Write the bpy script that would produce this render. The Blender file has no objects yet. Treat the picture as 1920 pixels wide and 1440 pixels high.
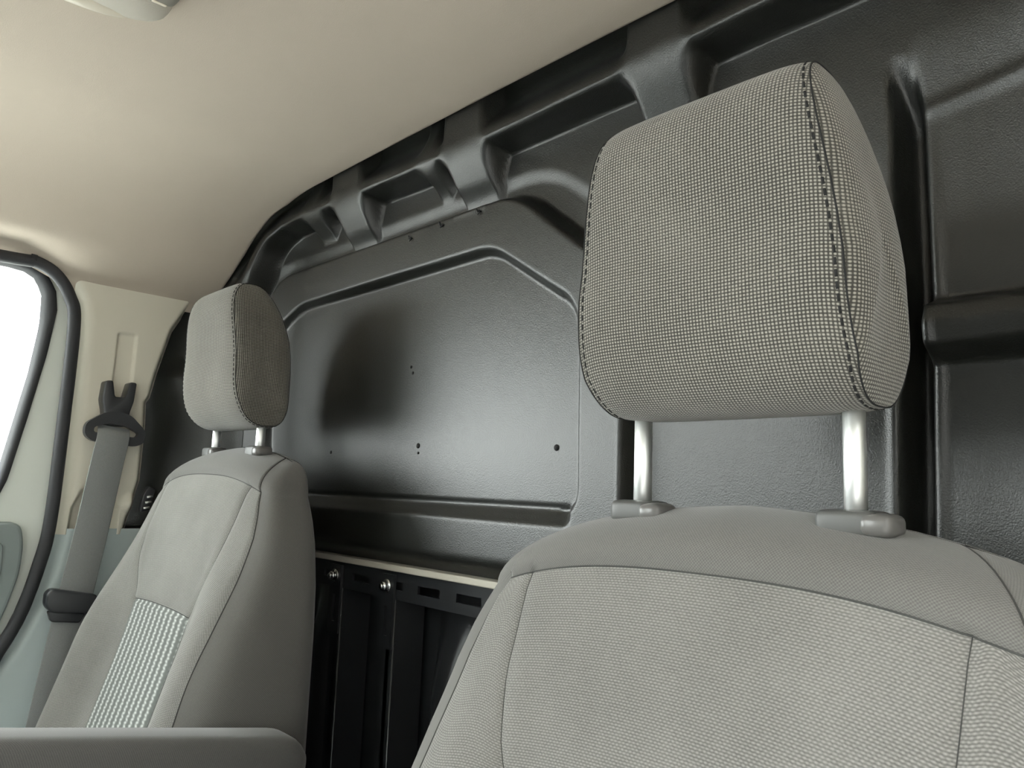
import bpy, math
import numpy as np
from mathutils import Matrix, Vector

scene = bpy.context.scene
COL = scene.collection

# ------------------------------------------------------------------ camera
cam_data = bpy.data.cameras.new('camera')
cam_data.sensor_width = 36.0
cam_data.lens = 36.0 * 1450.0 / 1920.0
cam_data.clip_start = 0.01
cam = bpy.data.objects.new('camera', cam_data)
COL.objects.link(cam)
CR = Vector((0.68681474, 0.72579102, 0.03889624))
CU = Vector((0.07232254, -0.12149184, 0.98995413))
CB = Vector((0.72322539, -0.67710201, -0.13593343))
m = Matrix.Identity(4)
for r in range(3):
    m[r][0] = CR[r]; m[r][1] = CU[r]; m[r][2] = CB[r]
m[0][3], m[1][3], m[2][3] = 0.0, 0.0, 1.0
cam.matrix_world = m
scene.camera = cam

# ------------------------------------------------------------------ world (bright overcast) and exposure
world = bpy.data.worlds.new('overcast_sky')
scene.world = world
world.use_nodes = True
bg = world.node_tree.nodes['Background']
bg.inputs[0].default_value = (0.96, 0.98, 0.98, 1)
bg.inputs[1].default_value = 17.0
vs = scene.view_settings
vs.view_transform = 'Standard'
vs.look = 'None'
vs.exposure = 0.0
vs.gamma = 1.0
vs.use_curve_mapping = False

# ------------------------------------------------------------------ material helpers
def mat(name, col, rough=0.6, metal=0.0, spec=0.5):
    mt = bpy.data.materials.new(name)
    mt.use_nodes = True
    b = mt.node_tree.nodes['Principled BSDF']
    b.inputs['Base Color'].default_value = (*col, 1)
    b.inputs['Roughness'].default_value = rough
    b.inputs['Metallic'].default_value = metal
    b.inputs['Specular IOR Level'].default_value = spec
    return mt

class NT:
    """small node wiring helper"""
    def __init__(s, mt):
        s.t = mt.node_tree; s.b = s.t.nodes['Principled BSDF']
    def n(s, typ, **kw):
        nd = s.t.nodes.new(typ)
        for k, v in kw.items():
            setattr(nd, k, v)
        return nd
    def l(s, a, b):
        s.t.links.new(a, b)
    def math(s, op, a, b=None, c=None):
        nd = s.n('ShaderNodeMath', operation=op)
        for i, v in enumerate((a, b, c)):
            if v is None: continue
            if isinstance(v, (int, float)): nd.inputs[i].default_value = v
            else: s.l(v, nd.inputs[i])
        return nd.outputs[0]
    def mix(s, fac, c0, c1):
        nd = s.n('ShaderNodeMix', data_type='RGBA')
        if isinstance(fac, (int, float)): nd.inputs[0].default_value = fac
        else: s.l(fac, nd.inputs[0])
        for i, c in ((6, c0), (7, c1)):
            if isinstance(c, tuple): nd.inputs[i].default_value = (*c, 1)
            else: s.l(c, nd.inputs[i])
        return nd.outputs[2]
    def noise(s, scale, detail=2.0, vec=None, rough=0.5):
        nd = s.n('ShaderNodeTexNoise')
        nd.inputs['Scale'].default_value = scale
        nd.inputs['Detail'].default_value = detail
        nd.inputs['Roughness'].default_value = rough
        if vec is not None: s.l(vec, nd.inputs['Vector'])
        return nd.outputs['Fac']
    def bump(s, h, strength, dist):
        nd = s.n('ShaderNodeBump')
        nd.inputs['Strength'].default_value = strength
        nd.inputs['Distance'].default_value = dist
        s.l(h, nd.inputs['Height']); s.l(nd.outputs[0], s.b.inputs['Normal'])
    def obj(s):
        return s.n('ShaderNodeTexCoord').outputs['Object']
    def uv(s):
        sep = s.n('ShaderNodeSeparateXYZ')
        s.l(s.n('ShaderNodeTexCoord').outputs['UV'], sep.inputs[0])
        return sep.outputs[0], sep.outputs[1]

def grain(name, col, rough, scale, strength, dist, spec=0.5, vary=0.12):
    mt = mat(name, col, rough, 0, spec); k = NT(mt); o = k.obj()
    f = k.noise(scale, 2.0, o)
    k.bump(f, strength, dist)
    v = k.noise(9.0, 3.0, o)
    lo = tuple(c * (1 - vary) for c in col); hi = tuple(c * (1 + vary) for c in col)
    k.l(k.mix(v, lo, hi), k.b.inputs['Base Color'])
    return mt

def weave(name, dark, light, pu, pv, row=0.0, bump=0.0006, mottle=0.10, rough=0.95, grid_cells=False):
    """cloth of light stitches on a darker ground, laid out in metres along the cloth"""
    mt = mat(name, dark, rough, 0, 0.25); k = NT(mt)
    u, v = k.uv()
    cu = k.math('COSINE', k.math('MULTIPLY', u, 2 * math.pi / pu))
    cv = k.math('COSINE', k.math('MULTIPLY', v, 2 * math.pi / pv))
    if grid_cells:
        st = k.math('MULTIPLY', k.math('MULTIPLY_ADD', cu, .5, .5), k.math('MULTIPLY_ADD', cv, .5, .5))
        st = k.math('MULTIPLY', st, 1.5)
    else:
        st = k.math('MULTIPLY_ADD', k.math('MULTIPLY', cu, cv), 0.5, 0.5)
    rw = k.math('MULTIPLY_ADD', k.math('COSINE', k.math('MULTIPLY', v, 4 * math.pi / pv)), 0.5, 0.5)
    fac = k.math('ADD', k.math('MULTIPLY', st, 1 - row), k.math('MULTIPLY', rw, row))
    o = k.obj()
    nz = k.noise(700.0, 1.0, o)
    fac2 = k.math('ADD', fac, k.math('MULTIPLY', k.math('SUBTRACT', nz, 0.5), 0.5))
    big = k.noise(14.0, 3.0, o)
    fac3 = k.math('ADD', fac2, k.math('MULTIPLY', k.math('SUBTRACT', big, 0.5), mottle * 4))
    nd = k.n('ShaderNodeClamp'); k.l(fac3, nd.inputs[0])
    k.l(k.mix(nd.outputs[0], dark, light), k.b.inputs['Base Color'])
    k.b.inputs['Sheen Weight'].default_value = 0.25
    k.b.inputs['Sheen Roughness'].default_value = 0.5
    k.bump(fac2, 0.5, bump)
    return mt

def striped(name):
    mt = mat(name, (.3, .3, .3), .95, 0, .25); k = NT(mt)
    u, v = k.uv()
    wob = k.math('MULTIPLY', k.math('SINE', k.math('MULTIPLY', v, 2 * math.pi / .0075)), .0011)
    uu = k.math('ADD', u, wob)
    s = k.math('MULTIPLY_ADD', k.math('COSINE', k.math('MULTIPLY', uu, 2 * math.pi / .0176)), .5, .5)
    s = k.math('POWER', s, 2.2)
    dash = k.math('MULTIPLY_ADD', k.math('COSINE', k.math('MULTIPLY', v, 2 * math.pi / .0042)), .25, .75)
    s = k.math('MULTIPLY', s, dash)
    k.l(k.mix(s, (.13, .137, .13), (.50, .515, .49)), k.b.inputs['Base Color'])
    k.bump(s, .5, .0006)
    return mt

M = {}
M['bulk'] = grain('moulded_black_plastic', (.0115, .0122, .0105), .38, 760.0, .5, .0006, .76, .06)
M['liner'] = grain('headliner_felt', (.645, .562, .468), .95, 900.0, .35, .0006, .15, .03)
M['beige'] = grain('beige_trim_plastic', (.76, .72, .61), .55, 900.0, .15, .0004, .4, .02)
M['greytrim'] = grain('blue_grey_trim_plastic', (.53, .61, .61), .45, 900.0, .15, .0004, .4, .03)
M['paint'] = mat('pale_grey_paint', (.82, .86, .80), .35)
M['rubber'] = grain('black_rubber', (.035, .036, .040), .6, 600.0, .2, .0005, .4)
M['doortrim'] = grain('door_trim_plastic', (.25, .29, .285), .55, 800.0, .2, .0005, .4)
M['head'] = weave('dark_woven_cloth', (.046, .0435, .037), (.320, .303, .262), .0024, .0022, 0.0, grid_cells=True)
M['seatcloth'] = weave('light_ribbed_cloth', (.090, .087, .080), (.265, .258, .240), .0030, .0036, .55)
M['headfar'] = M['head']
M['knit'] = weave('dark_smooth_knit', (.098, .0945, .089), (.166, .161, .150), .0022, .0022, 0.0, .0002, .03)
M['armcloth'] = weave('armrest_cloth', (.078, .0755, .073), (.130, .126, .120), .0022, .0022, 0.0, .0002, .03)
M['stripe'] = striped('striped_insert_cloth')
M['thread'] = mat('dark_thread', (.014, .014, .014), .9)
M['greythread'] = mat('grey_thread', (.05, .05, .047), .9)
M['chrome'] = mat('brushed_steel', (.90, .91, .90), .45, 1.0)
M['guide'] = grain('grey_guide_plastic', (.085, .085, .082), .45, 700.0, .15, .0003)
M['guide_hi'] = mat('glossy_grey_plastic', (.13, .125, .12), .28)
M['belt'] = weave('belt_webbing', (.16, .167, .167), (.31, .32, .318), .0016, .0022, 0.0, .0002, .02, .6)
M['blackplastic'] = grain('black_plastic', (.035, .037, .041), .34, 700.0, .15, .0003)
M['steel'] = mat('black_painted_steel', (.024, .0255, .028), .32, 0, .5)
M['edge'] = mat('highlight_steel_edge', (.10, .105, .11), .25, .6)  # paler than the frame steel: an edge highlight put into the colour
M['bolt'] = mat('zinc_plate', (.75, .76, .76), .25, 1.0)
M['strip'] = mat('bare_edge_strip', (.50, .47, .40), .6)
M['hole'] = mat('dark_hole', (.006, .006, .006), .8)
M['darkfloor'] = grain('rubber_floor_mat', (.09, .09, .09), .8, 200.0, .3, .001)
M['dash'] = grain('dashboard_plastic', (.10, .102, .102), .6, 600.0, .3, .0006)
M['lamp'] = grain('lamp_housing_plastic', (.26, .245, .205), .45, 700.0, .1, .0003)
M['render'] = grain('grey_shade_wall', (.24, .24, .23), .9, 30.0, .3, .004)  # only for the two added walls that shade the cab
M['ground'] = grain('pale_concrete', (.52, .52, .50), .9, 30.0, .3, .004)
def lens_mat():
    mt = mat('ribbed_lens', (.82, .77, .67), .3); k = NT(mt)
    w = k.n('ShaderNodeTexWave'); w.inputs['Scale'].default_value = 260.0
    k.l(k.obj(), w.inputs['Vector']); k.bump(w.outputs['Fac'], .4, .0006)
    return mt
M['lens'] = lens_mat()
M['lenswarm'] = mat('warm_clear_lens', (.88, .80, .66), .3)
def glass_mat():
    mt = bpy.data.materials.new('window_glass'); mt.use_nodes = True
    t = mt.node_tree; t.nodes.clear()
    out = t.nodes.new('ShaderNodeOutputMaterial')
    mx = t.nodes.new('ShaderNodeMixShader'); tr = t.nodes.new('ShaderNodeBsdfTransparent')
    gl = t.nodes.new('ShaderNodeBsdfGlossy'); gl.inputs['Roughness'].default_value = .02
    tr.inputs[0].default_value = (.93, .95, .94, 1)
    mx.inputs[0].default_value = .06
    t.links.new(tr.outputs[0], mx.inputs[1]); t.links.new(gl.outputs[0], mx.inputs[2])
    t.links.new(mx.outputs[0], out.inputs[0])
    return mt
M['glass'] = glass_mat()

# ------------------------------------------------------------------ object helpers
def link(name, me, material, parent=None, smooth=True):
    if material is not None: me.materials.append(material)
    if smooth and len(me.polygons):
        me.polygons.foreach_set('use_smooth', [True] * len(me.polygons))
    o = bpy.data.objects.new(name, me)
    COL.objects.link(o)
    if parent is not None:
        o.parent = parent
        o.matrix_parent_inverse = Matrix.Translation(-parent.location)
    return o

def raw(name, V, F, material, parent=None, smooth=True, uv=None):
    me = bpy.data.meshes.new(name)
    me.from_pydata([tuple(map(float, v)) for v in V], [], F)
    if uv is not None:
        ul = me.uv_layers.new(name='cloth')
        idx = np.empty(len(me.loops), dtype=np.int32)
        me.loops.foreach_get('vertex_index', idx)
        ul.data.foreach_set('uv', np.asarray(uv, dtype=np.float32)[idx].ravel())
    me.update()
    return link(name, me, material, parent, smooth)

def grid(name, P, material, parent=None, closed=False, flip=False, uv=True, smooth=True):
    """P[j, i, 3] rows of points -> one quad mesh, uv in metres along the surface"""
    P = np.asarray(P, dtype=float); nj, ni = P.shape[:2]
    UV = None
    if uv:
        du = np.linalg.norm(np.diff(P, axis=1), axis=2)
        u = np.concatenate([np.zeros((nj, 1)), np.cumsum(du, axis=1)], axis=1)
        u = u - u[:, ni // 2][:, None]
        dv = np.linalg.norm(np.diff(P, axis=0), axis=2)
        v = np.concatenate([np.zeros((1, ni)), np.cumsum(dv, axis=0)], axis=0)
        UV = np.stack([u, v], axis=2).reshape(-1, 2)
    F = []
    for j in range(nj - 1):
        for i in range(ni if closed else ni - 1):
            a = j * ni + i; b = j * ni + (i + 1) % ni; c = b + ni; d = a + ni
            F.append((a, d, c, b) if flip else (a, b, c, d))
    return raw(name, P.reshape(-1, 3), F, material, parent, smooth, UV)

def tube(name, pts, r, material, parent=None, seg=8, closed=False, flat=None):
    pts = np.asarray(pts, dtype=float); n = len(pts)
    rings = []
    up0 = np.array([0.13, 0.31, 0.94])
    for i in range(n):
        if closed: t = pts[(i + 1) % n] - pts[i - 1]
        else: t = pts[min(i + 1, n - 1)] - pts[max(i - 1, 0)]
        t = t / (np.linalg.norm(t) + 1e-12)
        a = np.cross(t, up0); a /= np.linalg.norm(a) + 1e-12; b = np.cross(t, a)
        ang = np.linspace(0, 2 * np.pi, seg, endpoint=False)
        rings.append(pts[i] + r * (np.cos(ang)[:, None] * a + np.sin(ang)[:, None] * b))
    V = np.concatenate(rings); F = []
    for i in range(n if closed else n - 1):
        for k in range(seg):
            a = i * seg + k; b = i * seg + (k + 1) % seg; i2 = (i + 1) % n
            F.append((a, b, i2 * seg + (k + 1) % seg, i2 * seg + k))
    if not closed:
        F.append(tuple(range(seg - 1, -1, -1))); F.append(tuple((n - 1) * seg + k for k in range(seg)))
    return raw(name, V, F, material, parent)

def smooth_line(pts, n=60):
    """Catmull-Rom resample"""
    P = np.asarray(pts, dtype=float)
    P = np.concatenate([[2 * P[0] - P[1]], P, [2 * P[-1] - P[-2]]])
    out = []; segs = len(P) - 3; per = max(2, n // segs)
    for i in range(segs):
        p0, p1, p2, p3 = P[i:i + 4]
        for t in np.linspace(0, 1, per, endpoint=False):
            out.append(.5 * ((2 * p1) + (p2 - p0) * t + (2 * p0 - 5 * p1 + 4 * p2 - p3) * t * t + (3 * p1 - p0 - 3 * p2 + p3) * t ** 3))
    out.append(P[-2])
    return np.array(out)

def round_poly(pts, r, n=7):
    P = [np.array(p, dtype=float) for p in pts]; out = []
    for i, p in enumerate(P):
        a = P[i - 1] - p; b = P[(i + 1) % len(P)] - p
        la, lb = np.linalg.norm(a), np.linalg.norm(b)
        rr = min(r, la * .45, lb * .45)
        A = p + a / la * rr; B = p + b / lb * rr
        for t in np.linspace(0, 1, n):
            out.append((1 - t) ** 2 * A + 2 * t * (1 - t) * p + t * t * B)
    return np.array(out)

def prism(name, poly, place, d0, d1, material, parent=None, bevel=0.0, smooth=False):
    """extrude a 2D outline between two depths; place(a, b, d) -> xyz"""
    poly = np.asarray(poly, dtype=float); n = len(poly)
    ar = sum(poly[i][0] * poly[(i + 1) % n][1] - poly[(i + 1) % n][0] * poly[i][1] for i in range(n))
    if ar < 0: poly = poly[::-1]
    V = [place(a, b, d0) for a, b in poly] + [place(a, b, d1) for a, b in poly]
    F = [tuple(range(n - 1, -1, -1)), tuple(range(n, 2 * n))]
    F += [(i, (i + 1) % n, n + (i + 1) % n, n + i) for i in range(n)]
    import bmesh
    bm = bmesh.new()
    vs_ = [bm.verts.new(v) for v in V]
    for f in F: bm.faces.new([vs_[i] for i in f])
    bmesh.ops.recalc_face_normals(bm, faces=bm.faces)
    if bevel > 0:
        ed = [e for e in bm.edges if len(e.link_faces) == 2 and e.calc_face_angle(0) > .9]
        bmesh.ops.bevel(bm, geom=ed, offset=bevel, segments=3, profile=.5, affect='EDGES', clamp_overlap=True)
    me = bpy.data.meshes.new(name); bm.to_mesh(me); bm.free()
    return link(name, me, material, parent, smooth)

def ring_prism(name, outer, inner, place, d0, d1, material, parent=None):
    """plate with one opening; outer and inner outlines have the same number of points"""
    n = len(outer)
    V = []
    for d in (d0, d1):
        V += [place(a, b, d) for a, b in outer]; V += [place(a, b, d) for a, b in inner]
    F = []
    for i in range(n):
        k = (i + 1) % n
        F += [(i, k, n + k, n + i), (2 * n + i, 3 * n + i, 3 * n + k, 2 * n + k),
              (i, 2 * n + i, 2 * n + k, k), (n + i, n + k, 3 * n + k, 3 * n + i)]
    import bmesh
    bm = bmesh.new(); vv = [bm.verts.new(v) for v in V]
    for f in F: bm.faces.new([vv[i] for i in f])
    bmesh.ops.recalc_face_normals(bm, faces=bm.faces)
    me = bpy.data.meshes.new(name); bm.to_mesh(me); bm.free()
    return link(name, me, material, parent, False)

def box(name, lo, hi, material, parent=None, bevel=0.0):
    poly = [(lo[0], lo[1]), (hi[0], lo[1]), (hi[0], hi[1]), (lo[0], hi[1])]
    return prism(name, poly, lambda a, b, d: (a, b, d), lo[2], hi[2], material, parent, bevel, False)

def superblob(name, c, h, n1, n2, material, parent=None, nu=40, nv=24, warp=None):
    """super-ellipsoid; h half sizes; n1 roundness in plan, n2 in elevation"""
    V = []
    for v in np.linspace(-np.pi / 2, np.pi / 2, nv):
        cz, sz = np.cos(v), np.sin(v)
        rz = np.sign(sz) * abs(sz) ** (2 / n2); rc = abs(cz) ** (2 / n2)
        row = []
        for u in np.linspace(0, 2 * np.pi, nu, endpoint=False):
            cu, su = np.cos(u), np.sin(u)
            row.append((c[0] + h[0] * rc * np.sign(cu) * abs(cu) ** (2 / n1), c[1] + h[1] * rc * np.sign(su) * abs(su) ** (2 / n1), c[2] + h[2] * rz))
        V.append(row)
    P = np.array(V)
    if warp: P = warp(P)
    return grid(name, P, material, parent, closed=True)

def empty(name, loc):
    o = bpy.data.objects.new(name, None); COL.objects.link(o)
    o.location = loc; o.empty_display_size = .05
    return o

def tag(o, label, cat, group=None):
    o['label'] = label; o['category'] = cat
    if group: o['group'] = group
    return o

def structure(o, label, cat):
    o['kind'] = 'structure'; o['label'] = label; o['category'] = cat
    return o

def sstep(t):
    t = np.clip(t, 0, 1); return t * t * (3 - 2 * t)

def sdpoly(X, Z, poly):
    """signed distance, negative inside"""
    P = np.asarray(poly, dtype=float); n = len(P)
    d = np.full(X.shape, 1e9); s = np.ones(X.shape)
    for i in range(n):
        a = P[i]; b = P[i - 1]; e = b - a
        wx, wz = X - a[0], Z - a[1]
        t = np.clip((wx * e[0] + wz * e[1]) / (e @ e + 1e-12), 0, 1)
        d = np.minimum(d, (wx - e[0] * t) ** 2 + (wz - e[1] * t) ** 2)
        c1 = Z >= a[1]; c2 = Z < b[1]; c3 = e[0] * wz > e[1] * wx
        flip = (c1 & c2 & c3) | (~c1 & ~c2 & ~c3)
        s = np.where(flip, -s, s)
    return s * np.sqrt(d)

def sdline(X, Z, pts):
    P = np.asarray(pts, dtype=float); d = np.full(X.shape, 1e9)
    for a, b in zip(P[:-1], P[1:]):
        e = b - a; wx, wz = X - a[0], Z - a[1]
        t = np.clip((wx * e[0] + wz * e[1]) / (e @ e + 1e-12), 0, 1)
        d = np.minimum(d, (wx - e[0] * t) ** 2 + (wz - e[1] * t) ** 2)
    return np.sqrt(d)

XC = -0.716          # middle of the cab
def base_y(x):
    u = np.maximum(0, np.abs(x - XC) - .534)
    return .66 - 1.6 * u * u

# ================================================================== STRUCTURE
# ------------------------------------------------------------------ rear bulkhead: one moulded sheet
xs = np.arange(-1.60, .17, .0026); zs = np.arange(.886, 1.535, .0026)
X, Z = np.meshgrid(xs, zs)
H = np.zeros(X.shape)                       # proud of the base surface (towards the seats)
plate = round_poly([(-1.362, .80), (-1.372, 1.145), (-1.364, 1.254), (-1.318, 1.355), (-1.28, 1.375), (-.70, 1.373),
                    (-.665, 1.359), (-.525, 1.25), (-.503, 1.18), (-.500, .80)], .03)
H += .030 * sstep(.5 - sdpoly(X, Z, plate) / .014)
inner = round_poly([(-1.300, .978), (-1.325, 1.225), (-1.293, 1.277), (-1.227, 1.304), (-.722, 1.306), (-.584, 1.217),
                    (-.572, 1.19), (-.567, .978)], .028)
sdi = sdpoly(X, Z, inner)
H -= .013 * sstep(.5 - sdi / .013)
gr = sdline(X, Z, [(-1.22, .974), (-.585, .974)])
H -= .009 * sstep(1 - gr / .014)
H -= .0022 * np.exp(-(sdi / .0022) ** 2) * (X > -.60)
# beam under the headliner, with shallow ramps where the mould runs out smoothly
beam_half = [(-1.56, 1.19), (-1.44, 1.255), (-1.368, 1.352), (-1.328, 1.425), (-1.29, 1.448), (-1.245, 1.455), (-1.08, 1.453), (-.716, 1.446)]
beam = beam_half + [(2 * XC - a, b) for a, b in beam_half[::-1]][1:]
edge = smooth_line(beam, 90)
poly = np.concatenate([edge, [(.3, 1.8), (-1.8, 1.8)]])
sdb = sdpoly(X, Z, poly)
def bump_rng(a, b, f=.024):
    return sstep((X - a) / f + .5) * sstep((b - X) / f + .5)
ramp = np.zeros(X.shape)
for a, b, k in ((-1.107, -1.019, 1), (-.812, -.727, 1), (-.496, -.418, 1), (-1.205, -1.145, .45), (-.868, -.828, .45)):
    ramp = np.maximum(ramp, k * bump_rng(a, b))
w = .010 + .095 * ramp
Hb = sstep(.5 - (sdb - w * .35) / w)
H += .046 * (1 - sstep((np.abs(X - XC) - .70) / .05)) * Hb * (1 - .70 * (1 - np.clip(ramp * 1.2, 0, 1)) * sstep((-sdb - .006) / .055))
# soft crease above the plate
cre = round_poly([(-1.8, 1.33), (-1.42, 1.33), (-1.33, 1.398), (-.645, 1.398), (-.515, 1.30), (-.502, 1.20), (-.502, .7), (.4, .7), (.4, 1.8), (-1.8, 1.8)], .05)
sdc = sdpoly(X, Z, cre)
H += .0055 * sstep(.5 - sdc / .022)
# right-hand panels
gl = [(-.232, 1.385), (-.227, 1.33), (-.225, 1.15), (-.232, .85)]
right = X - np.interp(Z, [.85, 1.15, 1.33, 1.40], [-.232, -.225, -.227, -.236])
dgl = sdline(X, Z, gl)
H -= .034 * sstep(1 - (dgl - .003) / .0105) * sstep((1.385 - Z) / .07)
H += .0022 * np.exp(-((dgl - .0165) / .0042) ** 2) * sstep((1.33 - Z) / .08)
deep = .007 * sstep((1.40 - Z) / .075) * sstep((right - .006) / .006)
H += .0022 * np.exp(-((Z - 1.328 - .12 * (right - .02)) / .007) ** 2) * sstep((right - .006) / .012)
H -= deep * sstep((Z - 1.14) / .02)
H -= .004 * sstep((1.14 - Z) / .02) * sstep((right - .006) / .006)
bar = sstep((right - .007) / .008) * sstep((1.166 - Z) / .012) * sstep((Z - 1.110) / .016)
H += .026 * bar
# side casing that swells forward beside the belt pillar
for s in (-1, 1):
    q = s * (X - XC)
    wc = sstep((q - .690) / .045) * sstep((1.235 - Z) / .05)
    H = H * (1 - wc) + wc * (base_y(X) - (.546 - .70 * (q - .77)))
# rolled lower lip
H -= .05 * sstep((.925 - Z) / .05) ** 2
Yb = base_y(X) - H
bulk = grid('wall_rear', np.stack([X, Yb, Z], axis=2), M['bulk'], uv=False)
structure(bulk, 'moulded black plastic bulkhead with raised panels behind both seats', 'wall')
def bulk_y(x, z):
    i = int(round((x - xs[0]) / .0026)); j = int(round((z - zs[0]) / .0026))
    return float(Yb[j, i])

# pin holes and small moulded clips on the bulkhead
for x, z, r in ((-.899, 1.169, .0022), (-.894, 1.160, .0022), (-.872, 1.056, .0036), (-.871, 1.046, .0018), (-.608, 1.050, .0038), (-1.105, 1.049, .0026), (-1.368, 1.081, .003)):
    y = bulk_y(x, z)
    tube('pin_hole', [(x, y - .0008, z), (x, y + .004, z)], r, M['hole'], bulk, 12)
for x, z in ((-.901, 1.357), (-.829, 1.361), (-.750, 1.361)):
    y = bulk_y(x, z)
    c = tube('moulded_clip', [(x - .004, y, z), (x - .001, y - .003, z + .003), (x + .002, y - .003, z - .004), (x + .005, y - .001, z)], .0014, M['blackplastic'], bulk, 6)

# ------------------------------------------------------------------ lower steel wall below the bulkhead, with pressed vertical ribs
xl = np.arange(-1.62, .19, .006); zl = np.linspace(-.02, .905, 60)
XL, ZL = np.meshgrid(xl, zl)
rib = .5 + .5 * np.cos((XL + .850) * 2 * np.pi / .34)
YL = .712 - .030 * sstep((rib - .86) / .14) * sstep((.845 - ZL) / .13) * sstep((ZL - .45) / .02)
lw = grid('wall_lower_rear', np.stack([XL, YL, ZL], axis=2), M['steel'], uv=False)
structure(lw, 'black ribbed steel wall below the plastic bulkhead', 'wall')
st = box('trim_1', (-1.58, .640, .8815), (.15, .672, .8905), M['strip'], None, .002)
structure(st, 'thin pale edge strip along the bottom of the bulkhead', 'trim')
bk = box('wall_cargo', (-1.62, .80, -.02), (.19, .82, 1.56), M['steel'])
structure(bk, 'black steel partition behind the bulkhead', 'wall')

# ------------------------------------------------------------------ headliner
half = np.array([(-1.512, 1.318), (-1.50, 1.334), (-1.47, 1.352), (-1.43, 1.382), (-1.39, 1.417), (-1.35, 1.447), (-1.30, 1.472), (-1.25, 1.487), (-1.18, 1.4955), (-1.08, 1.497), (XC, 1.499)])
sec = smooth_line(np.concatenate([half, np.stack([2 * XC - half[::-1][1:, 0], half[::-1][1:, 1]], axis=1)]), 160)
ye = np.interp(np.abs(sec[:, 0] - XC), [0, .534, .584, .674, .754, .784, .80], [.600, .600, .592, .588, .577, .553, .548])
rows = []
for t in np.linspace(0, 1, 30):
    y = -.45 + (ye + .45) * t
    lift = .034 * (1 - sstep((y - .25) / .11)) * sstep((np.abs(sec[:, 0] - XC) - .70) / .07)
    drop = .045 * sstep((-.05 - y) / .45)
    rows.append(np.stack([sec[:, 0], y, sec[:, 1] + lift - drop], axis=1))
for dy, dz in ((.004, .0008), (.007, .004), (.008, .009), (.008, .034)):
    rows.append(np.stack([sec[:, 0], ye + dy, sec[:, 1] + dz], axis=1))
ceil = grid('ceiling', np.array(rows), M['liner'], uv=False, flip=True)
structure(ceil, 'beige felt headliner curving down to the side pillars', 'ceiling')
box('roof_skin', (-1.64, -.45, 1.535), (.20, .82, 1.56), M['paint'], ceil)

# ------------------------------------------------------------------ left side: wall, door, window, pillar trims
def radial(poly, c, n=160):
    P = np.asarray(poly, dtype=float); out = []
    for a in np.linspace(0, 2 * np.pi, n, endpoint=False):
        d = np.array([math.cos(a), math.sin(a)]); best = None
        for i in range(len(P)):
            p = P[i] - c; e = P[(i + 1) % len(P)] - P[i]
            den = d[0] * e[1] - d[1] * e[0]
            if abs(den) < 1e-9: continue
            t = (p[0] * e[1] - p[1] * e[0]) / den; s = (p[0] * d[1] - p[1] * d[0]) / den
            if t > 0 and -1e-6 <= s <= 1 + 1e-6 and (best is None or t > best): best = t
        out.append(c + d * best)
    return np.array(out)
side = lambda a, b, d: (d, a, b)
cw = np.array([-.06, 1.14])
seal_rear = [(.26, .653), (.295, .714), (.319, .77), (.337, .846), (.346, .916), (.348, 1.078), (.347, 1.255), (.335, 1.305), (.309, 1.340), (.271, 1.355), (.225, 1.352), (-.30, 1.345)]
door_poly = seal_rear[:-1] + [(-.30, 1.35), (-.50, 1.24), (-.82, .95), (-.82, .20), (.10, .20), (.22, .55)]
door_big = [((p[0] - cw[0]) * 1.06 + cw[0], (p[1] - cw[1]) * 1.06 + cw[1]) for p in door_poly]
gasket = [(.283, .985), (.300, 1.084), (.319, 1.207), (.326, 1.284), (.320, 1.318), (.304, 1.343), (.278, 1.360), (.231, 1.362), (-.28, 1.355), (-.47, 1.24), (-.76, .95), (-.74, .905), (.24, .905), (.262, .925)]
pane = [(.256, .94), (.271, 1.019), (.294, 1.167), (.302, 1.253), (.300, 1.305), (.288, 1.332), (.267, 1.343), (.235, 1.345), (-.27, 1.338), (-.46, 1.22), (-.72, .95), (-.70, .93), (.235, .93)]
outer = [(-1.15, -.05), (.85, -.05), (.85, 1.62), (-1.15, 1.62)]
wl = ring_prism('wall_left', radial(outer, cw), radial([((p[0] - cw[0]) * 1.02 + cw[0], (p[1] - cw[1]) * 1.02 + cw[1]) for p in door_poly], cw), side, -1.64, -1.585, M['paint'])
structure(wl, 'pale painted body side around the left door', 'wall')
door = empty('door_1', (-1.55, -.2, .2))
structure(door, 'pale grey left cab door with a window', 'door')
ring_prism('door_shell', radial(door_big, cw), radial(gasket, cw), side, -1.58, -1.528, M['paint'], door)
gk = radial(gasket, cw); gi = radial(pane, cw)
n = len(gk); rws = []
for t, dx in ((0, -.002), (.06, .006), (.3, .010), (.55, .009), (.8, .002), (1, -.008)):
    q = gk + (gi - gk) * t
    rws.append(np.stack([np.full(n, -1.528 + dx), q[:, 0], q[:, 1]], axis=1))
grid('window_gasket', np.array(rws), M['rubber'], door, closed=True, uv=False)
prism('door_panel', round_poly([(-.80, .22), (.08, .22), (.245, .62), (.297, .765), (.313, .83), (.314, .88), (.306, .915), (-.80, .915)], .016), side, -1.54, -1.503, M['doortrim'], door, .006, False)
prism('panel_inset', round_poly([(-.70, .60), (.22, .68), (.272, .78), (.286, .83), (.284, .885), (-.70, .885)], .014), side, -1.505, -1.4995, M['doortrim'], door, .0025, False)
wn = prism('window_1', radial([((p[0] - cw[0]) * 1.01 + cw[0], (p[1] - cw[1]) * 1.01 + cw[1]) for p in pane], cw, 80), side, -1.552, -1.548, M['glass'])
structure(wn, 'left door window with bright daylight outside', 'window')
# rubber seal around the door opening
sp = smooth_line([(-1.495, a, b) for a, b in [(.10, .45)] + seal_rear], 110)
seal = tube('trim_2', sp, .0105, M['rubber'], None, 12)
structure(seal, 'black rubber seal along the left door opening', 'trim')

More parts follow.
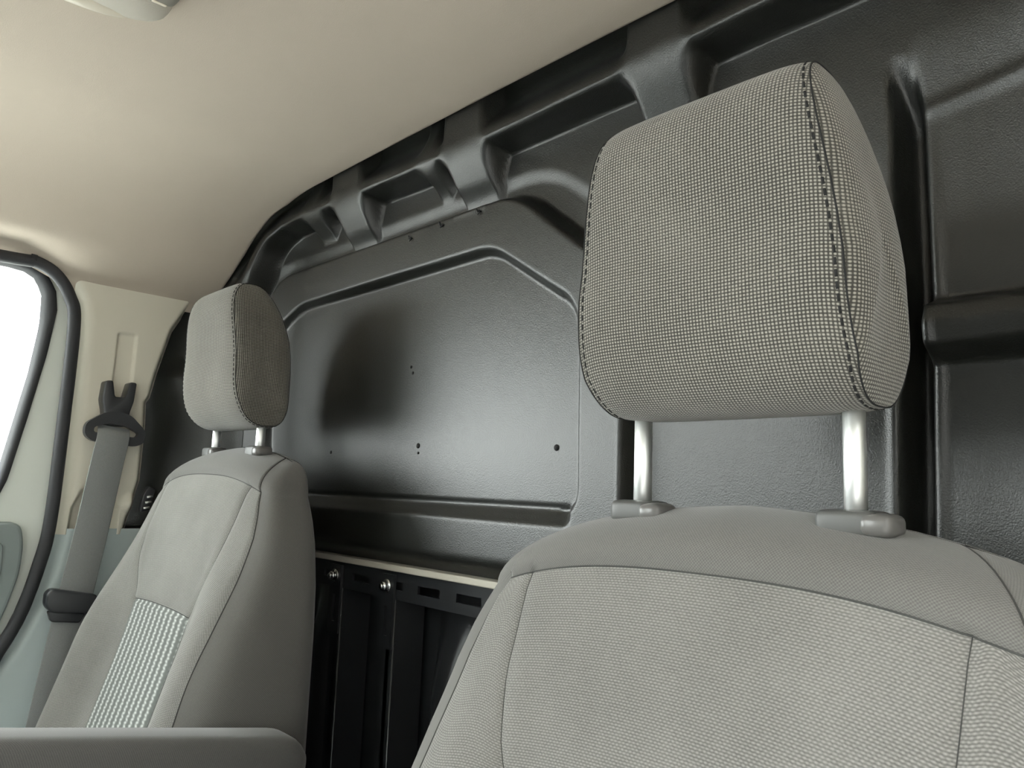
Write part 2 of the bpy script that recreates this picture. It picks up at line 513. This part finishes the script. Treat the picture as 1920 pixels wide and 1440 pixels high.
# pillar trim, upper (beige)
zr = [.86, .896, .944, .992, 1.09, 1.135, 1.145, 1.191, 1.276, 1.334, 1.36]
yr = [.470, .473, .482, .492, .492, .489, .495, .503, .523, .553, .562]
zt = np.linspace(.895, 1.352, 190); vt = np.linspace(0, 1, 110)
zf = [.85, .916, 1.078, 1.255, 1.305, 1.34, 1.36]; yf_ = [.338, .347, .349, .348, .340, .318, .30]
P = np.zeros((len(zt), len(vt), 3))
for j, z in enumerate(zt):
    y0 = np.interp(z, zf, yf_) + .004; y1 = np.interp(z, zr, yr)
    P[j, :, 1] = y0 + (y1 - y0) * vt; P[j, :, 2] = z
YY, ZZ = P[:, :, 1], P[:, :, 2]
Y0 = P[:, :1, 1]; Y1 = P[:, -1:, 1]
HX = -.022 * (1 - sstep((YY - Y0) / .034)) ** 1.5
HX += -.030 * (1 - sstep((Y1 - YY) / .020)) ** 2
sl = round_poly([(.421, 1.254), (.452, 1.256), (.452, 1.10), (.420, 1.10)], .004)
HX -= .006 * sstep(.5 - sdpoly(YY, ZZ, sl) / .005)
chn = [(.400, 1.00), (.425, 1.00), (.449, .94), (.451, .85), (.374, .85), (.379, .94)]
HX -= .022 * sstep(.5 - sdpoly(YY, ZZ, chn) / .010) * sstep((.985 - ZZ) / .05)
HX += .012 * sstep(1 - np.hypot((YY - .470) / .9, ZZ - .948) / .024)
HX += .006 * sstep((.05 - np.abs(ZZ - 1.335)) / .05) * 0
P[:, :, 0] = -1.497 + HX
pt = grid('trim_3', P, M['beige'], uv=False)
structure(pt, 'beige upper belt pillar trim with a recessed adjuster slot', 'trim')
# pillar trim, lower (blue grey)
zt = np.linspace(.40, .905, 80)
P = np.zeros((len(zt), len(vt), 3))
for j, z in enumerate(zt):
    y0 = np.interp(z, [.40, .55, .653, .714, .77, .846, .916], [.10, .20, .26, .295, .319, .338, .347]) + .004; y1 = .52
    P[j, :, 1] = y0 + (y1 - y0) * vt; P[j, :, 2] = z
YY, ZZ = P[:, :, 1], P[:, :, 2]
P[:, :, 0] = -1.4985 - .024 * (1 - sstep((YY - P[:, :1, 1]) / .036)) ** 1.5 - .03 * sstep((YY - .49) / .03)
pl = grid('trim_4', P, M['greytrim'], uv=False)
structure(pl, 'blue grey lower belt pillar trim beside the far seat', 'trim')

# ------------------------------------------------------------------ floor, front, right side, ground outside
fl = box('floor', (-1.64, -1.15, -.03), (.16, .82, 0), M['darkfloor']); structure(fl, 'dark rubber cab floor', 'floor')
dash = prism('wall_front', round_poly([(-1.15, -.03), (-.80, -.03), (-.70, .45), (-.56, .55), (-.54, .84), (-.62, .93), (-1.15, 1.02)], .05), lambda a, b, d: (d, a, b), -1.58, .14, M['dash'])
structure(dash, 'dark dashboard below the windscreen', 'dashboard')
ws = raw('window_2', [(-1.5, -.455, 1.465), (.07, -.455, 1.465), (.10, -1.10, 1.00), (-1.53, -1.10, 1.00), (-1.5, -.455, 1.471), (.07, -.455, 1.471), (.10, -1.10, 1.006), (-1.53, -1.10, 1.006)],
         [(0, 1, 2, 3), (7, 6, 5, 4), (0, 4, 5, 1), (1, 5, 6, 2), (2, 6, 7, 3), (3, 7, 4, 0)], M['glass'], None, False)
structure(ws, 'windscreen above the dashboard', 'window')
wr = box('wall_right', (.075, .36, -.03), (.17, .82, 1.56), M['beige'], None, .01); structure(wr, 'beige right belt pillar beside the near seat', 'wall')
gd = box('ground', (-14, -14, -.62), (14, 14, -.60), M['ground']); structure(gd, 'pale concrete ground outside the van', 'ground')

bw = box('added_shade_wall_right', (1.7, -9, -.60), (1.9, 9, 3.6), M['render']); structure(bw, 'added unseen wall beside the van, dimming the open doorway', 'wall')  # added out of view to cut daylight through the right doorway

fw = box('added_shade_wall_front', (-1.9, -3.6, -.60), (1.7, -3.4, 3.6), M['render']); structure(fw, 'added unseen wall in front of the van, dimming the windscreen', 'wall')  # added out of view, blocks most of the sky ahead of the windscreen

# ================================================================== OBJECTS
# ------------------------------------------------------------------ seats
def make_seat(name, label, loc, raise_head, armrest=False):
    """origin loc = point between the headrest posts on top of the backrest"""
    ox, oy, oz = loc
    root = empty(name, (ox, oy - .25, 0)); tag(root, label, 'seat', 'front seats of the cab')
    A = lambda z: np.interp(z, [-.80, -.60, -.35, -.20, -.13, -.08, -.05, -.028], [.262, .262, .257, .250, .243, .233, .220, .203])
    FY = lambda z: np.interp(z, [-.80, -.55, -.40, -.30, -.20, -.10, -.028], [-.275, -.205, -.158, -.127, -.098, -.070, -.047])
    RY = lambda z: np.interp(z, [-.80, -.30, -.13, -.03], [.045, .036, .034, .030])
    XS = lambda z: np.interp(z, [-.80, -.30, -.215, -.19, -.15, -.10, -.028], [.098, .100, .105, .116, .135, .147, .150])
    NE = 5.0; c0 = 2 ** (-1 / NE)
    arch = lambda x: -.028 - .030 * np.abs(x / .2) ** 2.6
    zb = -.62
    low = np.unique(np.round(np.concatenate([np.linspace(zb, -.028, 46), [-.221, -.215, -.209]]), 5))
    phis = np.linspace(0, np.pi / 2, 13)
    rows = [(z, 0.0) for z in low] + [(-.028, p) for p in phis[1:]]
    J_ARCH = len(low) - 1; J_INS = int(np.where(np.isclose(low, -.215))[0][0])
    nb, nc, nside, nback = 11, 27, 15, 25
    P = []
    for z, ph in rows:
        a = float(A(z)); f = float(FY(z)); rr = float(RY(z))
        yc = (f + rr) / 2; b = (rr - f) / 2
        sp, cp = math.sin(ph), math.cos(ph)
        a2 = a - .052 * (1 - cp) ** 1.0
        b2 = max(b * (1 - sp ** 2.4) ** (1 / 2.4) if sp < 1 else 0, .0012)
        yc2 = yc + .024 * sp ** 2.6
        us = float(XS(z)) / a2
        if ph > 0: us = min(us, .72)
        fr = np.concatenate([np.linspace(-c0, -us - .02, nb - 1), [-us], np.linspace(-us + .02, us - .02, nc - 2), [us], np.linspace(us + .02, c0, nb - 1)])
        pts = []
        for q in fr: pts.append((a2 * q, -b2 * (1 - abs(q) ** NE) ** (1 / NE)))
        for q in np.linspace(-c0, c0, nside + 1)[1:]: pts.append((a2 * (1 - abs(q) ** NE) ** (1 / NE), b2 * q))
        for q in np.linspace(c0, -c0, nback + 1)[1:]: pts.append((a2 * q, b2 * (1 - abs(q) ** NE) ** (1 / NE)))
        for q in np.linspace(c0, -c0, nside + 1)[1:-1]: pts.append((-a2 * (1 - abs(q) ** NE) ** (1 / NE), b2 * q))
        pts = np.array(pts)
        bol = .034 * float(sstep(np.array((-z - .07) / .20)))
        wgt = np.clip(-pts[:, 1] / b2, 0, 1)
        S = sstep((np.abs(pts[:, 0]) / a2 - .42) / .36)
        yy = yc2 + pts[:, 1] - bol * S * wgt + .010 * (1 - S) * wgt * bol / .034
        ar = arch(pts[:, 0])
        zz = zb + (z - zb) * (ar - zb) / (-.028 - zb)
        if ph > 0: zz = ar + (.032 + .010 * np.clip(1 - np.abs(pts[:, 0]) / .2, 0, 1)) * sp
        P.append(np.stack([pts[:, 0], yy, zz], axis=1))
    P = np.array(P); ncol = P.shape[1]
    kL, kR = nb - 1, nb - 1 + nc - 1             # inner seam columns
    cR = 2 * nb + nc - 3; rR = cR + nside; rL = rR + nback      # corner columns (cL = 0)
    # pull the seams in
    for c in (kL, kR): P[:J_ARCH + 1, c, 1] += .0022
    for c in (0, cR):
        P[:, c, 0] *= .988; P[:, c, 1] += .001
    P[J_INS, kL:kR + 1, 1] += .0025
    P[J_ARCH, 0:cR + 1, 1] += .0020; P[J_ARCH, 0:cR + 1, 2] -= .001
    P = P + np.array([ox, oy, oz])
    wrap = lambda a, b: [i % ncol for i in range(a, b + 1)]
    backrest = grid('backrest', P[:, wrap(rR, rL)], M['knit'], root)
    grid('top_band', P[J_ARCH:, wrap(0, cR)], M['knit'], backrest)
    grid('centre_panel', P[J_INS:J_ARCH + 1, wrap(kL, kR)], M['seatcloth'], backrest)
    ins = grid('striped_insert', P[:J_INS + 1, wrap(kL, kR)], M['stripe'], backrest); ins['label'] = 'pale insert with white wavy stripes'
    grid('bolster', P[:J_ARCH + 1, wrap(0, kL)], M['seatcloth'], backrest)
    grid('bolster', P[:J_ARCH + 1, wrap(kR, cR)], M['seatcloth'], backrest)
    grid('side_panel', P[:, wrap(cR, rR)], M['knit'], backrest)
    grid('side_panel', P[:, wrap(rL, ncol)], M['knit'], backrest)
    # stitched seams
    off = np.array([0, -.0002, 0])
    for line, wd_ in ((P[:, 0], .0007), (P[:, cR], .0007), (P[:, rR], .0007), (P[:, rL], .0007), (P[J_ARCH, 0:cR + 1], .0006), (P[J_INS, kL:kR + 1], .0006), (P[:J_ARCH + 1, kL], .0003), (P[:J_ARCH + 1, kR], .0003)):
        tube('seam', line + off, wd_, M['greythread'], backrest, 6)
    # guides with release buttons
    for s in (-1, 1):
        gx = ox + s * .0785; gz = oz + .004
        g = superblob('post_guide', (gx - .001, oy - .002, gz + .002), (.0195, .0150, .0085), 5.0, 5.0, M['guide'], root, 40, 14)
        superblob('release_button', (gx + .0165, oy - .005, gz + .002), (.0105, .0135, .0072), 3.4, 3.4, M['guide_hi'], g, 28, 12)
    # headrest
    hz = oz + raise_head; hh = .107; hd = .046
    hr_c = np.array([ox, oy - .014, hz + hh])
    na = 96; th = np.linspace(0, 2 * np.pi, na, endpoint=False)
    sgp = lambda v, e: np.sign(v) * np.abs(v) ** e
    prof = np.stack([np.where(np.cos(th) < 0, hd * sgp(np.cos(th), 2 / 2.35), hd * sgp(np.cos(th), 2 / 3.4)), hh * sgp(np.sin(th), 2 / 3.5)], axis=1)     # y, z
    tz = prof[:, 1] / hh
    back = prof[:, 0] > 0
    prof[:, 0] = np.where(back, prof[:, 0] * (1 - .26 * np.clip(tz, 0, 1) ** 2), prof[:, 0] * (1 - .10 * np.clip(tz, 0, 1) ** 2))
    prof[:, 0] += -.022 * np.clip(tz, 0, 1) ** 1.5 + .010 * np.clip(-tz, 0, 1) ** 3
    hw = .0965 - .0150 * np.clip(tz + .2, 0, 1.2) ** 1.3 + .004 * np.clip(-tz, 0, 1) - .006 * np.clip(-tz - .75, 0, 1) / .25
    uu = np.concatenate([[-1, -.985, -.955], np.linspace(-.91, .91, 41), [.955, .985, 1]])
    cover = []
    for q in uu:
        sc = 1 - .055 * abs(q) ** 8 - .010 * q * q
        cover.append(np.stack([ox + q * hw, hr_c[1] + prof[:, 0] * (sc - .02 * abs(q) ** 8), hr_c[2] + prof[:, 1] * (1 - (1 - sc) * .45)], axis=1))
    cover = np.array(cover)
    # rows run across x; turn so that u is across and v runs around
    G = np.transpose(cover, (1, 0, 2)); G = np.concatenate([G, G[:1]])
    G = np.roll(G[:-1], -na // 2 + 24, axis=0); G = np.concatenate([G, G[:1]])
    head = grid('headrest', G, M['head'], root, flip=False)
    for s, row in ((-1, cover[0]), (1, cover[-1])):
        cen = row.mean(axis=0)
        rings = []
        for q in (1, .975, .93, .86, .76, .64, .5, .35, .2, .05):
            bul = .0105 * (1 - q ** 2.6) + .0030 * (1 - q ** 14)
            rg = cen + (row - cen) * q; rg[:, 0] = row[:, 0] * q + cen[0] * (1 - q) + s * bul
            rings.append(rg)
        R = np.array(rings); nj = len(R)
        V = R.reshape(-1, 3); F = []
        for j in range(nj - 1):
            for i in range(na):
                a, b = j * na + i, j * na + (i + 1) % na
                F.append((a, a + na, b + na, b) if s < 0 else (a, b, b + na, a + na))
        F.append(tuple((nj - 1) * na + i for i in (range(na) if s > 0 else range(na - 1, -1, -1))))
        raw('headrest_side', V, F, M['head'], head, True, np.stack([V[:, 1] - cen[1], V[:, 2] - cen[2]], axis=1))
        inn = row * 1.0; inn[:, 0] += s * .0002
        tube('seam', inn, .0006, M['thread'], head, 6, True)
        stitch = cover[2 if s < 0 else -3]; L_ = np.concatenate([stitch, stitch[:1]])
        acc = np.concatenate([[0], np.cumsum(np.linalg.norm(np.diff(L_, axis=0), axis=1))])
        nst = int(acc[-1] / .0068); SV, SF = [], []
        cen2 = stitch.mean(axis=0)
        for q in range(nst):
            ends = [np.array([np.interp(acc[-1] * (q + t_) / nst, acc, L_[:, k_]) for k_ in range(3)]) for t_ in (0, .62)]
            dr = ends[1] - ends[0]; dr /= np.linalg.norm(dr)
            sx = np.array([1., 0, 0]) * .0010; nr = np.cross(dr, [1, 0, 0]) * .0007
            n0 = len(SV)
            for e_ in ends: SV += [e_ + sx, e_ + nr, e_ - sx, e_ - nr]
            SF += [(n0 + i, n0 + (i + 1) % 4, n0 + 4 + (i + 1) % 4, n0 + 4 + i) for i in range(4)] + [(n0 + 3, n0 + 2, n0 + 1, n0), (n0 + 4, n0 + 5, n0 + 6, n0 + 7)]
        raw('stitching', SV, SF, M['thread'], head)
    for s in (-1, 1):
        tube('headrest_post', [(ox + s * .0785, oy - .001, oz - .02), (ox + s * .0785, oy - .001, hz + .03)], .0067, M['chrome'], head, 20)
    # cushion and pedestal below
    def warp(P_):
        t = np.clip((oy - .10 - P_[:, :, 1]) / .5, 0, 1)
        P_[:, :, 2] += .05 * t; return P_
    superblob('cushion', (ox, oy - .40, .40), (.255, .27, .085), 5, 3.5, M['seatcloth'], root, 48, 20, warp)
    superblob('pedestal', (ox, oy - .36, .17), (.21, .22, .17), 8, 8, M['blackplastic'], root, 40, 16)
    if armrest:
        # padded arm on the inboard side, front end lifted
        L = .40; rows_ = []
        prof2 = []
        tl = np.linspace(0, 1, 60)
        dirv = np.array([0, -.9857, .1685]); nrm = np.array([0, .1685, .9857])
        start = np.array([ox + .290, oy - .022, oz - .374])
        cx_ = []
        for t in tl:
            d = t * L
            e = .040
            k = 1.0
            if d < e: k = math.sqrt(max(0.0, 1 - (1 - d / e) ** 2)) ** .8
            if d > L - e: k = math.sqrt(max(0.0, 1 - ((d - L + e) / e) ** 2)) ** .8
            k = max(k, .02)
            c = start + dirv * d; ring_ = []
            for g in np.linspace(0, 2 * np.pi, 36, endpoint=False):
                cg, sg = math.cos(g), math.sin(g)
                ring_.append(c + np.array([1, 0, 0]) * .033 * (.55 + .45 * k) * np.sign(cg) * abs(cg) ** (2 / 4.5) * (1 if k > .05 else .3) + nrm * .046 * k * np.sign(sg) * abs(sg) ** (2 / 4.5))
            rows_.append(ring_)
        ar_ = grid('armrest', np.array(rows_), M['armcloth'], root, closed=True, flip=True); ar_['label'] = 'dark grey padded armrest'
    return root

near = make_seat('front_seat', 'large near grey cloth seat with raised headrest on two long steel posts', (-.276, .47, .982), .072)
far = make_seat('front_seat', 'far grey cloth seat with striped insert and armrest beside the belt pillar', (-1.156, .51, 1.035), .040, True)

# ------------------------------------------------------------------ seat belt on the far pillar
sb = empty('seat_belt', (-1.47, .40, .80))
tag(sb, 'black seat belt hanging from the beige pillar beside the far seat', 'seat belt')
fork = [(.401, 1.163), (.413, 1.165), (.419, 1.136), (.436, 1.137), (.441, 1.165), (.453, 1.165), (.451, 1.130), (.446, 1.110), (.445, 1.085), (.407, 1.085), (.404, 1.110), (.399, 1.130)]
ad = prism('height_adjuster', round_poly(fork, .004, 4), side, -1.502, -1.470, M['blackplastic'], sb, .004, True)
box('adjuster_button', (-1.492, .4205, 1.118), (-1.474, .4355, 1.134), M['blackplastic'], ad, .002)
cr = np.array([.424, 1.076])
ring_prism('guide_ring', radial(round_poly([(.408, 1.110), (.444, 1.107), (.474, 1.078), (.471, 1.056), (.456, 1.050), (.386, 1.056), (.374, 1.066), (.374, 1.086)], .012), cr, 90),
           radial(round_poly([(.388, 1.080), (.410, 1.088), (.440, 1.085), (.462, 1.074), (.458, 1.066), (.388, 1.071)], .004), cr, 90), side, -1.474, -1.460, M['blackplastic'], sb)
wb = []
cl = smooth_line([(-1.470, .4215, 1.083), (-1.462, .4205, 1.074), (-1.4575, .419, 1.058), (-1.457, .414, 1.02), (-1.455, .400, .90), (-1.452, .387, .805), (-1.448, .368, .66), (-1.440, .35, .52)], 60)
for i, c in enumerate(cl):
    t = cl[min(i + 1, len(cl) - 1)] - cl[max(i - 1, 0)]; t /= np.linalg.norm(t)
    wd = np.cross(t, [1, 0, 0]); wd /= np.linalg.norm(wd)
    if wd[1] < 0: wd = -wd
    row = []
    for q, e in ((-1, 0), (-.96, .0007), (.96, .0007), (1, 0), (.96, -.0007), (-.96, -.0007)):
        row.append(c + wd * .0265 * q + np.array([e, 0, 0]))
    wb.append(row)
grid('webbing', np.array(wb), M['belt'], sb, closed=True)
lt = prism('latch_plate', round_poly([(.340, .806), (.348, .813), (.416, .800), (.420, .775), (.405, .770), (.350, .775), (.340, .786)], .007), side, -1.462, -1.436, M['blackplastic'], sb, .004, True)
prism('latch_tongue', round_poly([(.346, .777), (.402, .770), (.395, .755), (.352, .760)], .004), side, -1.456, -1.444, M['blackplastic'], lt, .002, True)

# small metal buckle tucked behind the far seat's shoulder
bkl = empty('metal_buckle', (-1.49, .488, .93)); tag(bkl, 'small dark and chrome buckle at the rear edge of the beige pillar', 'buckle')
prism('buckle_body', round_poly([(.481, .935), (.497, .940), (.504, .975), (.492, .982), (.484, .965)], .003), side, -1.486, -1.472, M['blackplastic'], bkl, .002, True)
for i in range(3):
    z = .942 + i * .010
    tube('buckle_rib', [(-1.4715, .486 + i * .002, z), (-1.4715, .496 + i * .002, z + .002)], .0022, M['chrome'], bkl, 8)

# ------------------------------------------------------------------ slotted mounting frame under the bulkhead
mf = empty('mounting_frame', (-1.0, .65, .60)); tag(mf, 'black slotted steel mounting frame bolted below the bulkhead', 'frame')
def slotted_rail(name, x0, x1, z0, z1, y0, y1, slots, vertical=False):
    """rail with real slots: solid webs and two flanges joined in one mesh"""
    V, F = [], []
    def bx(a0, a1, b0, b1):
        n0 = len(V)
        for yy in (y0, y1):
            V.extend([(a0, yy, b0), (a1, yy, b0), (a1, yy, b1), (a0, yy, b1)])
        F.extend([tuple(n0 + i for i in q) for q in ((0, 1, 2, 3), (7, 6, 5, 4), (0, 4, 5, 1), (1, 5, 6, 2), (2, 6, 7, 3), (3, 7, 4, 0))])
    if not vertical:
        h = (z1 - z0); a, b = z0 + h * .34, z0 + h * .62
        bx(x0, x1, z0, a); bx(x0, x1, b, z1)
        cur = x0
        for s0, s1 in slots: bx(cur, s0, a, b); cur = s1
        bx(cur, x1, a, b)
    else:
        h = (x1 - x0); a, b = x0 + h * .36, x0 + h * .64
        bx(x0, a, z0, z1); bx(b, x1, z0, z1)
        cur = z0
        for s0, s1 in slots: bx(a, b, cur, s0); cur = s1
        bx(a, b, cur, z1)
    return raw(name, V, F, M['steel'], mf, False)
sl_ = [(-1.36 + i * .0825, -1.312 + i * .0825) for i in range(15)]
slotted_rail('slotted_rail', -1.50, .05, .842, .8815, .650, .654, sl_)
box('rail_flange', (-1.50, .654, .8775), (.05, .70, .8815), M['steel'], mf)
for x in (-1.068, -.928, -.56, -.20):
    slotted_rail('post_bracket', x - .016, x + .015, .775, .876, .6445, .6485, [(.792, .832)], True)
    slotted_rail('upright', x - .014, x + .016, .05, .784, .650, .654, [(.755, .778), (.66, .72), (.54, .60), (.42, .48), (.30, .36)], True)
    fg = box('upright_flange', (x + .013, .6485, .05), (x + .0155, .70, .842), M['steel'], mf)
    tube('edge_highlight', [(x + .0148, .6492, .05), (x + .0148, .6492, .842)], .0016, M['edge'], fg, 8)  # thin pale line standing in for the highlight along the flange
    for zz_ in (.860,):
        b = tube('bolt', [(x - .001, .6445, zz_), (x - .001, .6425, zz_)], .0095, M['bolt'], mf, 24)
        tube('bolt_head', [(x - .001, .6425, zz_), (x - .001, .6360, zz_)], .0068, M['bolt'], b, 6)
        tube('bolt_tip', [(x - .001, .6360, zz_), (x - .001, .6330, zz_)], .0036, M['bolt'], b, 12)

# ------------------------------------------------------------------ interior lamp on the headliner
lp = empty('interior_lamp', (XC, .165, 1.497)); tag(lp, 'small beige interior lamp with ribbed lens on the headliner', 'lamp')
superblob('lamp_housing', (XC, .165, 1.496), (.136, .081, .020), 3.2, 2.6, M['lamp'], lp, 64, 18)
superblob('lamp_lens', (XC - .104, .166, 1.4955), (.033, .0800, .0230), 3.0, 2.6, M['lens'], lp, 48, 16)
superblob('lamp_lens', (XC + .104, .166, 1.4955), (.033, .0800, .0230), 3.0, 2.6, M['lens'], lp, 48, 16)
superblob('bulb_window', (XC - .121, .150, 1.4945), (.0185, .074, .0245), 2.6, 2.6, M['lenswarm'], lp, 40, 16)
sw = superblob('lamp_switch', (XC - .052, .222, 1.478), (.017, .016, .0065), 4.0, 3.0, M['lamp'], lp, 32, 10)
box('switch_mark', (XC - .0655, .216, 1.4712), (XC - .0625, .230, 1.4732), M['lenswarm'], sw, .0005)
